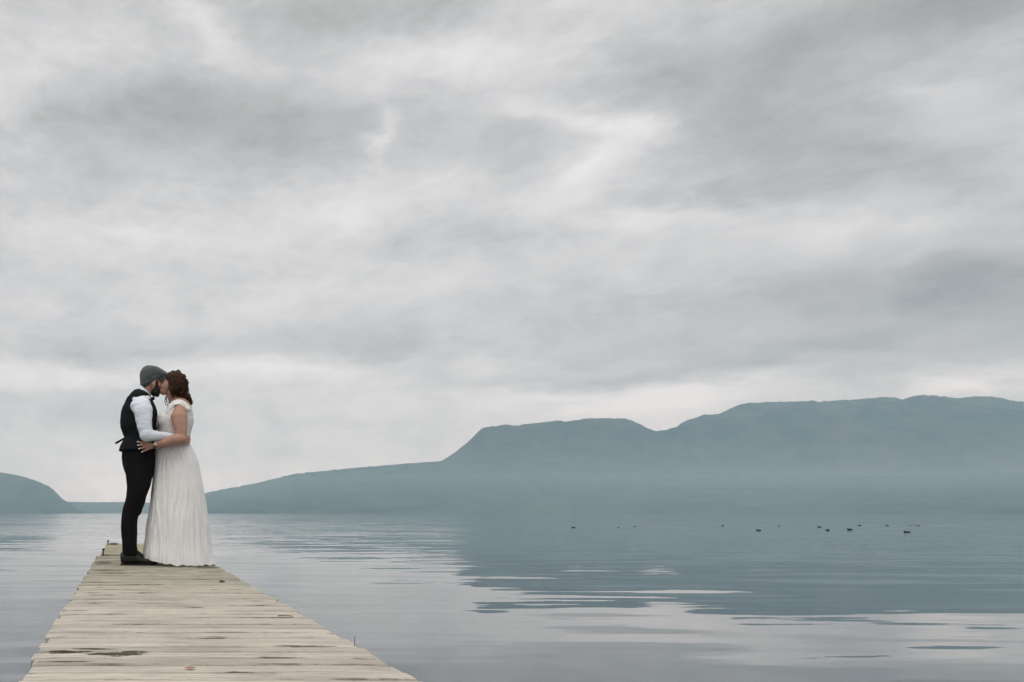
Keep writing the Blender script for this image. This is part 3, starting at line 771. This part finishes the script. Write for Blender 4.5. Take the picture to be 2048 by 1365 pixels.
for s in (-1, 1):
    tube(bm, [c1(995, 700, s * .175), c1(980, 775, s * .195), c1(992, 850, s * .215), c1(1006, 950, s * .235), c1(1012, 1040, s * .245)], [0.062, 0.078, 0.068, 0.055, 0.049], 18, flat=0.8)
    tube(bm, [c1(1010, 1045, s * .245), c1(900, 1060, s * .282), c1(800, 1094, s * .275), c1(715, 1121, s * .228)], [0.050, 0.047, 0.037, 0.027], 18)
    wr = c1(695, 1126, s * .217)
    kn = [c1(x, y, s * .182) for x, y in ((572, 1097), (560, 1122), (566, 1150), (583, 1178))]
    tp = [c1(x, y, s * .193) for x, y in ((470, 1080), (472, 1122), (486, 1164), (522, 1204))]
    hand(bm, wr, c1(630, 1135, s * .192), kn, tp, (c1(615, 1090, s * .193), c1(556, 1066, s * .192)), 0.0205, 0.0092, bend=(0, s * 0.010, 0))
    tube(bm, [c2(880, 150, s * .08), c2(860, 600, s * .08), c2(850, 1090, s * .08)], [0.09, 0.055, 0.036])
    tube(bm, [c2(850, 1150, s * .08), c2(760, 1225, s * .08)], [0.03, 0.022])
own(fuse('body', bm, skin_f, None, 0.0045, 3), bride)
for x, y in ((468, 1079), (471, 1122), (485, 1165), (521, 1205)):
    bm = bmesh.new(); ellipsoid(bm, c1(x, y, -.1985), (0.0075, 0.0045, 0.0058), roty(10), 10, 8)
    own(obj('fingernail', bm, nail_m), bride)
# watch: strap round the wrist with a dial on its lower outer side
wa, wb = c1(712, 1118, -.228), c1(690, 1124, -.218)
ax = (wa - wb).normalized()
u = Vector((0, -1, 0)); u = (u - ax * u.dot(ax)).normalized(); v_ = ax.cross(u)
bm = bmesh.new()
def wring(c, r): return [c + (u * math.cos(i * math.pi / 12) + v_ * math.sin(i * math.pi / 12)) * r for i in range(24)]
ring_loft(bm, [wring(wb + ax * -.006, .0295), wring(wb + ax * .002, .0320), wring(wa + ax * -.002, .0325), wring(wa + ax * .006, .031)])
wt = own(obj('wristwatch', bm, strap_w), bride)
bm = bmesh.new()
nrm = (u * 0.85 - Vector((0, 0, 0.55))).normalized(); cc = (wa + wb) / 2 + nrm * .033
e1 = nrm.cross(Vector((0, 0, 1))).normalized(); e2 = nrm.cross(e1)
ring_loft(bm, [[cc + nrm * h + (e1 * math.cos(i * math.pi / 12) + e2 * math.sin(i * math.pi / 12)) * r for i in range(24)] for h, r in ((-.006, .019), (.003, .019), (.006, .017))])
dl = obj('dial', bm, dial_m); dl.parent = wt

# bodice
bm = bmesh.new()
ring_loft(bm, [sect1(*a) for a in ((665, 845, 1135, .155), (705, 795, 1150, .165), (760, 740, 1157, .170), (820, 710, 1163, .168), (890, 704, 1150, .158), (960, 712, 1130, .147), (1040, 705, 1112, .142), (1125, 690, 1112, .145))])
for s in (-1, 1):
    ellipsoid(bm, c1(820, 810, s * .075), (0.088, 0.075, 0.085))
    tube(bm, [c1(850, 715, s * .12), c1(885, 650, s * .14), c1(925, 612, s * .152), c1(975, 596, s * .160), c1(1035, 615, s * .158), c1(1090, 680, s * .14)], [0.030, 0.018, 0.011, 0.009, 0.012, 0.026], 14)
    tube(bm, [c1(868, 655, s * .10), c1(905, 602, s * .115), c1(955, 574, s * .12), c1(1005, 574, s * .12), c1(1060, 612, s * .125), c1(1100, 670, s * .12)], [0.026, 0.020, 0.016, 0.016, 0.020, 0.026], 14)
    tube(bm, [c1(872, 650, s * .12), c1(915, 602, s * .135), c1(965, 584, s * .145), c1(1018, 590, s * .145), c1(1070, 640, s * .14)], [0.022, 0.019, 0.018, 0.019, 0.022], 14)
    tube(bm, [c1(930, 622, s * .165), c1(985, 607, s * .182), c1(1040, 632, s * .190), c1(1075, 680, s * .18)], [0.008, 0.008, 0.009, 0.010], 12)
dress = own(fuse('dress', bm, bodice_m, None, 0.006, 14, [(0.003, (9, 9, 12), 2.0), (0.002, (25, 25, 30), 5.0)]), bride)
# waistband
bm = bmesh.new()
ring_loft(bm, [sect1(1062, 696, 1114, .146, n=48), sect1(1075, 690, 1118, .150, n=48), sect1(1118, 684, 1120, .152, n=48), sect1(1130, 688, 1118, .150, n=48)], cap=False)
wbnd = obj('waistband', bm, bodice_m); wbnd.parent = dress

# pleated skirt, open at the hem
rows = ((-58, 652, 1040, .150), (-30, 652, 1058, .160), (0, 652, 1072, .172), (60, 648, 1102, .195), (150, 641, 1133, .22), (300, 629, 1162, .25), (420, 616, 1187, .272), (600, 593, 1212, .295), (800, 563, 1240, .32), (950, 549, 1254, .338), (1050, 541, 1266, .35), (1150, 535, 1278, .36), (1205, 538, 1288, .362))
NA = 360; NV = 90
rnd = random.Random(3)
pleats = []
a = 0.0
while a < 2 * math.pi:
    wd = rnd.choice((0.06, 0.09, 0.12, 0.17, 0.24, 0.32)) * rnd.uniform(0.8, 1.2); pleats.append((a, wd, rnd.uniform(0.25, 1.0) * min(1, wd / 0.12), rnd.uniform(-0.10, 0.10))); a += wd
sc_ = 2 * math.pi / a
pleats = [(p_ * sc_, w_ * sc_, k_, s_) for p_, w_, k_, s_ in pleats]
def pleat(ang_):
    ang_ %= 2 * math.pi
    for p_, w_, k_, s_ in pleats:
        if p_ <= ang_ < p_ + w_:
            t_ = (ang_ - p_) / w_
            return k_ * (math.sin(math.pi * t_) ** 0.8)
    return 0.0
bm = bmesh.new(); rings = []
for j in range(NV + 1):
    cy = rows[0][0] + (rows[-1][0] - rows[0][0]) * j / NV
    xa = interp([(r[0], r[1]) for r in rows], cy); xb = interp([(r[0], r[2]) for r in rows], cy); hw = interp([(r[0], r[3]) for r in rows], cy)
    t_ = j / NV
    c = c2((xa + xb) / 2, cy, 0.03); rx = (xb - xa) / 2 / K2
    ring = []
    for i in range(NA):
        a = 2 * math.pi * i / NA
        drift = 0.30 * noise.noise(Vector((math.cos(a) * 1.2, math.sin(a) * 1.2, t_ * 1.6)))
        amp = 0.004 + 0.014 * t_ ** 0.8
        rr = 1.0
        dpl = amp * (pleat(a + drift) - 0.6) + 0.8 * amp * noise.noise(Vector((a * 10, t_ * 3.0, 3))) + 0.5 * amp * noise.noise(Vector((a * 23, t_ * 5.0, 13))) + 0.016 * t_ * noise.noise(Vector((a * 3, t_ * 3, 9)))
        x = c.x + (rx + dpl) * math.cos(a); y = c.y + (hw + dpl) * math.sin(a)
        z = c.z
        if t_ > 0.86:
            # hem: resting on the boards, lifted a little at the toes, trailing at the back
            k = (t_ - 0.86) / 0.14
            lift = 0.050 * max(0, -math.cos(a)) ** 1.5
            zh = 0.004 + lift + 0.012 * (noise.noise(Vector((a * 6, 1, 5))) + 0.6)
            z0 = c2(900, rows[0][0] + (rows[-1][0] - rows[0][0]) * 0.86, 0.03).z
            z = z0 + (zh - z0) * k
            x += 0.022 * k ** 2.2 * max(0, math.cos(a)) ** 1.3 + 0.012 * k * math.cos(a)
            y += 0.012 * k * math.sin(a)
        ring.append(Vector((x, y, z)))
    rings.append(ring)
ring_loft(bm, rings, cap=False)
sk = obj('skirt', bm, dress_m); sk.parent = dress
# hair: soft mass plus many loose curled locks, fused to the eye as one head of hair
bm = bmesh.new()
ellipsoid(bm, c4(1010, 500), (0.094, 0.086, 0.084), roty(15))
ellipsoid(bm, c4(1060, 620), (0.092, 0.088, 0.090))
ellipsoid(bm, c4(945, 500), (0.048, 0.083, 0.080), roty(10))
for s in (-1, 1): ellipsoid(bm, c4(935, 640, s * .070), (0.044, 0.020, 0.072))
ellipsoid(bm, c4(1120, 760), (0.070, 0.084, 0.085), roty(-15))
ellipsoid(bm, c4(1200, 900), (0.050, 0.066, 0.075), roty(-25))
ellipsoid(bm, c4(1290, 1000), (0.034, 0.045, 0.052), roty(-28))
rnd = random.Random(12)
def lock(bm, pts, r, curl, seed):
    P_ = [];
    pts = [Vector(p) for p in pts]
    N = 22
    for i in range(N + 1):
        k = i / N * (len(pts) - 1); a = int(min(k, len(pts) - 2)); f_ = k - a
        p = pts[a].lerp(pts[a + 1], f_)
        ph = seed + i * 0.75
        P_.append(p + Vector((math.cos(ph), math.sin(ph) * 0.8, math.sin(ph + 1) * 0.5)) * curl * (i / N) ** 0.7)
    tube(bm, P_, [r * (1 - 0.6 * (i / N) ** 2) for i in range(N + 1)], 5)
own(fuse('hair', bm, hair_m, None, 0.005, 3, [(0.018, (16, 16, 11), 2.0), (0.008, (45, 45, 24), 5.0)]), bride)
bm = bmesh.new()
for i in range(330):
    s = rnd.uniform(-1, 1); k = rnd.random()
    y = s * 0.088
    edge = math.sqrt(max(0, 1 - s * s))
    a0 = c4(880 + 300 * k * edge + 20, 330 + 90 * k + 130 * (1 - edge), y * 0.8)
    a1 = c4(900 + 350 * k, 520 + 80 * rnd.random(), y)
    a2 = c4(930 + 370 * k + rnd.uniform(-30, 30), 720 + 60 * rnd.random(), y)
    e = rnd.uniform(0.55, 1.0)
    a3 = c4(1010 + 370 * k * e + rnd.uniform(-40, 20), 760 + 300 * e * (0.55 + 0.45 * k), y * 0.8)
    lock(bm, [a0, a1, a2, a3], rnd.uniform(0.0025, 0.0045), rnd.uniform(0.006, 0.016), rnd.uniform(0, 9))
for i in range(80):   # fall of curls over the back of the shoulder
    y = rnd.uniform(-.07, .06)
    x = rnd.uniform(-40, 40)
    lock(bm, [c4(1180 + x, 700 + rnd.uniform(-60, 60), y), c4(1290 + x, 860, y), c4(1360 + x * .6, 960, y), c4(1395 + x * .7, 1060 + rnd.uniform(0, 60), y)], rnd.uniform(0.0022, 0.004), rnd.uniform(0.006, 0.014), rnd.uniform(0, 9))
for i in range(240):  # waves over both sides of the head
    sg = -1 if rnd.random() < 0.65 else 1
    u0 = rnd.random(); xs = 870 + 300 * u0
    def yy(x, z): return sg * (0.094 * math.sqrt(max(0.05, 1 - ((x - 1060) / 300) ** 2 * 0.75 - ((z - 600) / 420) ** 2 * 0.5)) + 0.004)
    z0 = 360 + 140 * rnd.random(); drop = rnd.uniform(120, 330)
    pts = []
    for q in range(4):
        x = xs + 110 * q / 3 * (0.4 + u0) + rnd.uniform(-12, 12); z = z0 + drop * q / 3
        pts.append(c4(x, z, yy(x, z)))
    lock(bm, pts, rnd.uniform(0.003, 0.006), rnd.uniform(0.004, 0.010), rnd.uniform(0, 9))
for i in range(8):    # wisps at the neck and by the face
    y = -0.075 + rnd.uniform(-.006, .02)
    lock(bm, [c4(900 + i * 14, 640, y), c4(880 + i * 16, 800, y), c4(900 + i * 14, 960 + rnd.uniform(-60, 40), y)], 0.0035, 0.009, rnd.uniform(0, 9))
for i in range(4):
    y = 0.05 + rnd.uniform(-.01, .01)
    lock(bm, [c4(840, 800, y), c4(765, 930, y), c4(740 + 30 * i, 1060, y), c4(800 + 8 * i, 1160 + rnd.uniform(-40, 20), y)], 0.0032, 0.010, rnd.uniform(0, 9))
lk = obj('curls', bm, hair_m); own(lk, bride)
for s in (-1, 1):
    bm = bmesh.new(); tube(bm, [c4(716, 530, -.004 + s * .018), c4(733, 520, -.004 + s * .036), c4(768, 535, -.004 + s * .052)], [0.0028, 0.003, 0.002], 8); own(obj('eyebrow', bm, beard_m), bride)
    bm = bmesh.new(); tube(bm, [c4(690, 585, -.004 + s * .022), c4(703, 592, -.004 + s * .036), c4(730, 590, -.004 + s * .048)], [0.002, 0.0028, 0.002], 8); own(obj('eyelashes', bm, beard_m), bride)


# ================================================================== WATERBIRDS
bird_m = simple('dark_plumage', (0.012, 0.013, 0.015), 0.6, 0.3, 60)
bill_m = simple('dark_bill', (0.05, 0.045, 0.04), 0.5)
def bird_mesh(hx, hz, tuck):
    bm = bmesh.new()
    rings = []
    for (x, z, rz, ry) in ((-.19, .075, .006, .010), (-.15, .062, .026, .040), (-.09, .046, .052, .075), (0, .040, .064, .090), (.08, .042, .058, .080), (.13, .050, .044, .055), (.155, .058, .020, .028)):
        rings.append([Vector((x, ry * math.cos(k * math.pi / 8), z + rz * math.sin(k * math.pi / 8))) for k in range(16)])
    ring_loft(bm, rings)
    tube(bm, [(.10, 0, .05), (hx - .03, 0, hz * 0.65), (hx - .012, 0, hz - .015)], [.042, .032, .028], 12)
    ellipsoid(bm, Vector((hx, 0, hz)), (.038, .027, .028), roty(tuck), 14, 10)
    return bm
def make_bird(hx, hz, tuck):
    b = fuse('waterbird', bird_mesh(hx, hz, tuck), bird_m, None, 0.008, 2)
    bm = bmesh.new()
    ring_loft(bm, [[Vector((hx + x, r * math.cos(k * math.pi / 5), hz + z + r * 0.7 * math.sin(k * math.pi / 5))) for k in range(10)] for x, z, r in ((.026, -.003, .014), (.052, -.010, .011), (.074, -.015, .004))])
    return b, obj('bill', bm, bill_m, b)
kinds = [make_bird(.150, .150, 0), make_bird(.110, .118, 10), make_bird(.175, .105, 20)]   # head up, tucked, stretched low
BIRDS = [
 (1147, 1055.2, 1.0, 170, 'leftmost dark waterbird, floating alone on open water'),
 (1237, 1055.0, 0.75, 30, 'small dark waterbird at the left tip of the left pale streak'),
 (1269, 1053.4, 0.85, 80, 'dark waterbird seen end-on in the middle of the left pale streak'),
 (1445.5, 1051.2, 0.95, 200, 'dark waterbird far out, leftmost of the right-hand flock'),
 (1517.6, 1061.0, 1.0, 175, 'larger dark waterbird nearer the pier, left of the flock'),
 (1557.6, 1052.2, 0.8, 60, 'small far waterbird behind the larger bird at the left of the flock'),
 (1639, 1054.0, 0.85, 140, 'small waterbird just behind and left of a larger one mid-flock'),
 (1655, 1060.6, 1.0, 10, 'dark waterbird in the middle of the flock with a smaller one behind its left'),
 (1700, 1059.8, 1.2, 185, 'largest, broadest dark waterbird in the middle of the flock'),
 (1719, 1051.3, 1.05, 0, 'far waterbird directly beyond the broadest bird of the flock'),
 (1774.7, 1051.3, 0.9, 165, 'waterbird at the left tip of the right pale streak'),
 (1821.5, 1051.1, 0.85, 20, 'left bird of the close trio on the right pale streak'),
 (1829.5, 1050.4, 0.65, 90, 'tiny middle bird of the close trio on the right pale streak'),
 (1837, 1051.3, 0.95, 100, 'right bird of the close trio on the right pale streak'),
 (1814, 1064.6, 1.05, 120, 'nearest dark waterbird, in front of the trio on the right'),
]
for i, (px, py, s, rz, lab) in enumerate(BIRDS):
    q = (1, 1, 0, 1, 2, 1, 0, 1, 2, 1, 1, 2, 0, 0, 1)[i]
    o, bl = kinds[q]
    if o.get('label'):
        src, bsrc = o, bl
        o = src.copy(); COL.objects.link(o)
        bl = bsrc.copy(); COL.objects.link(bl); bl.parent = o
    s *= 0.78
    dd = F * HW / (py + 0.8 - PY0)
    o.location = ((px - PX0) / F * dd, dd, WATER_Z - 0.01); o.rotation_euler = (0, 0, R(rz)); o.scale = (s, s, s)
    tag(o, lab, 'waterbird', 'dark waterbirds floating on the lake')
# reparent pieces that belong to another part
bpy.context.view_layer.update()
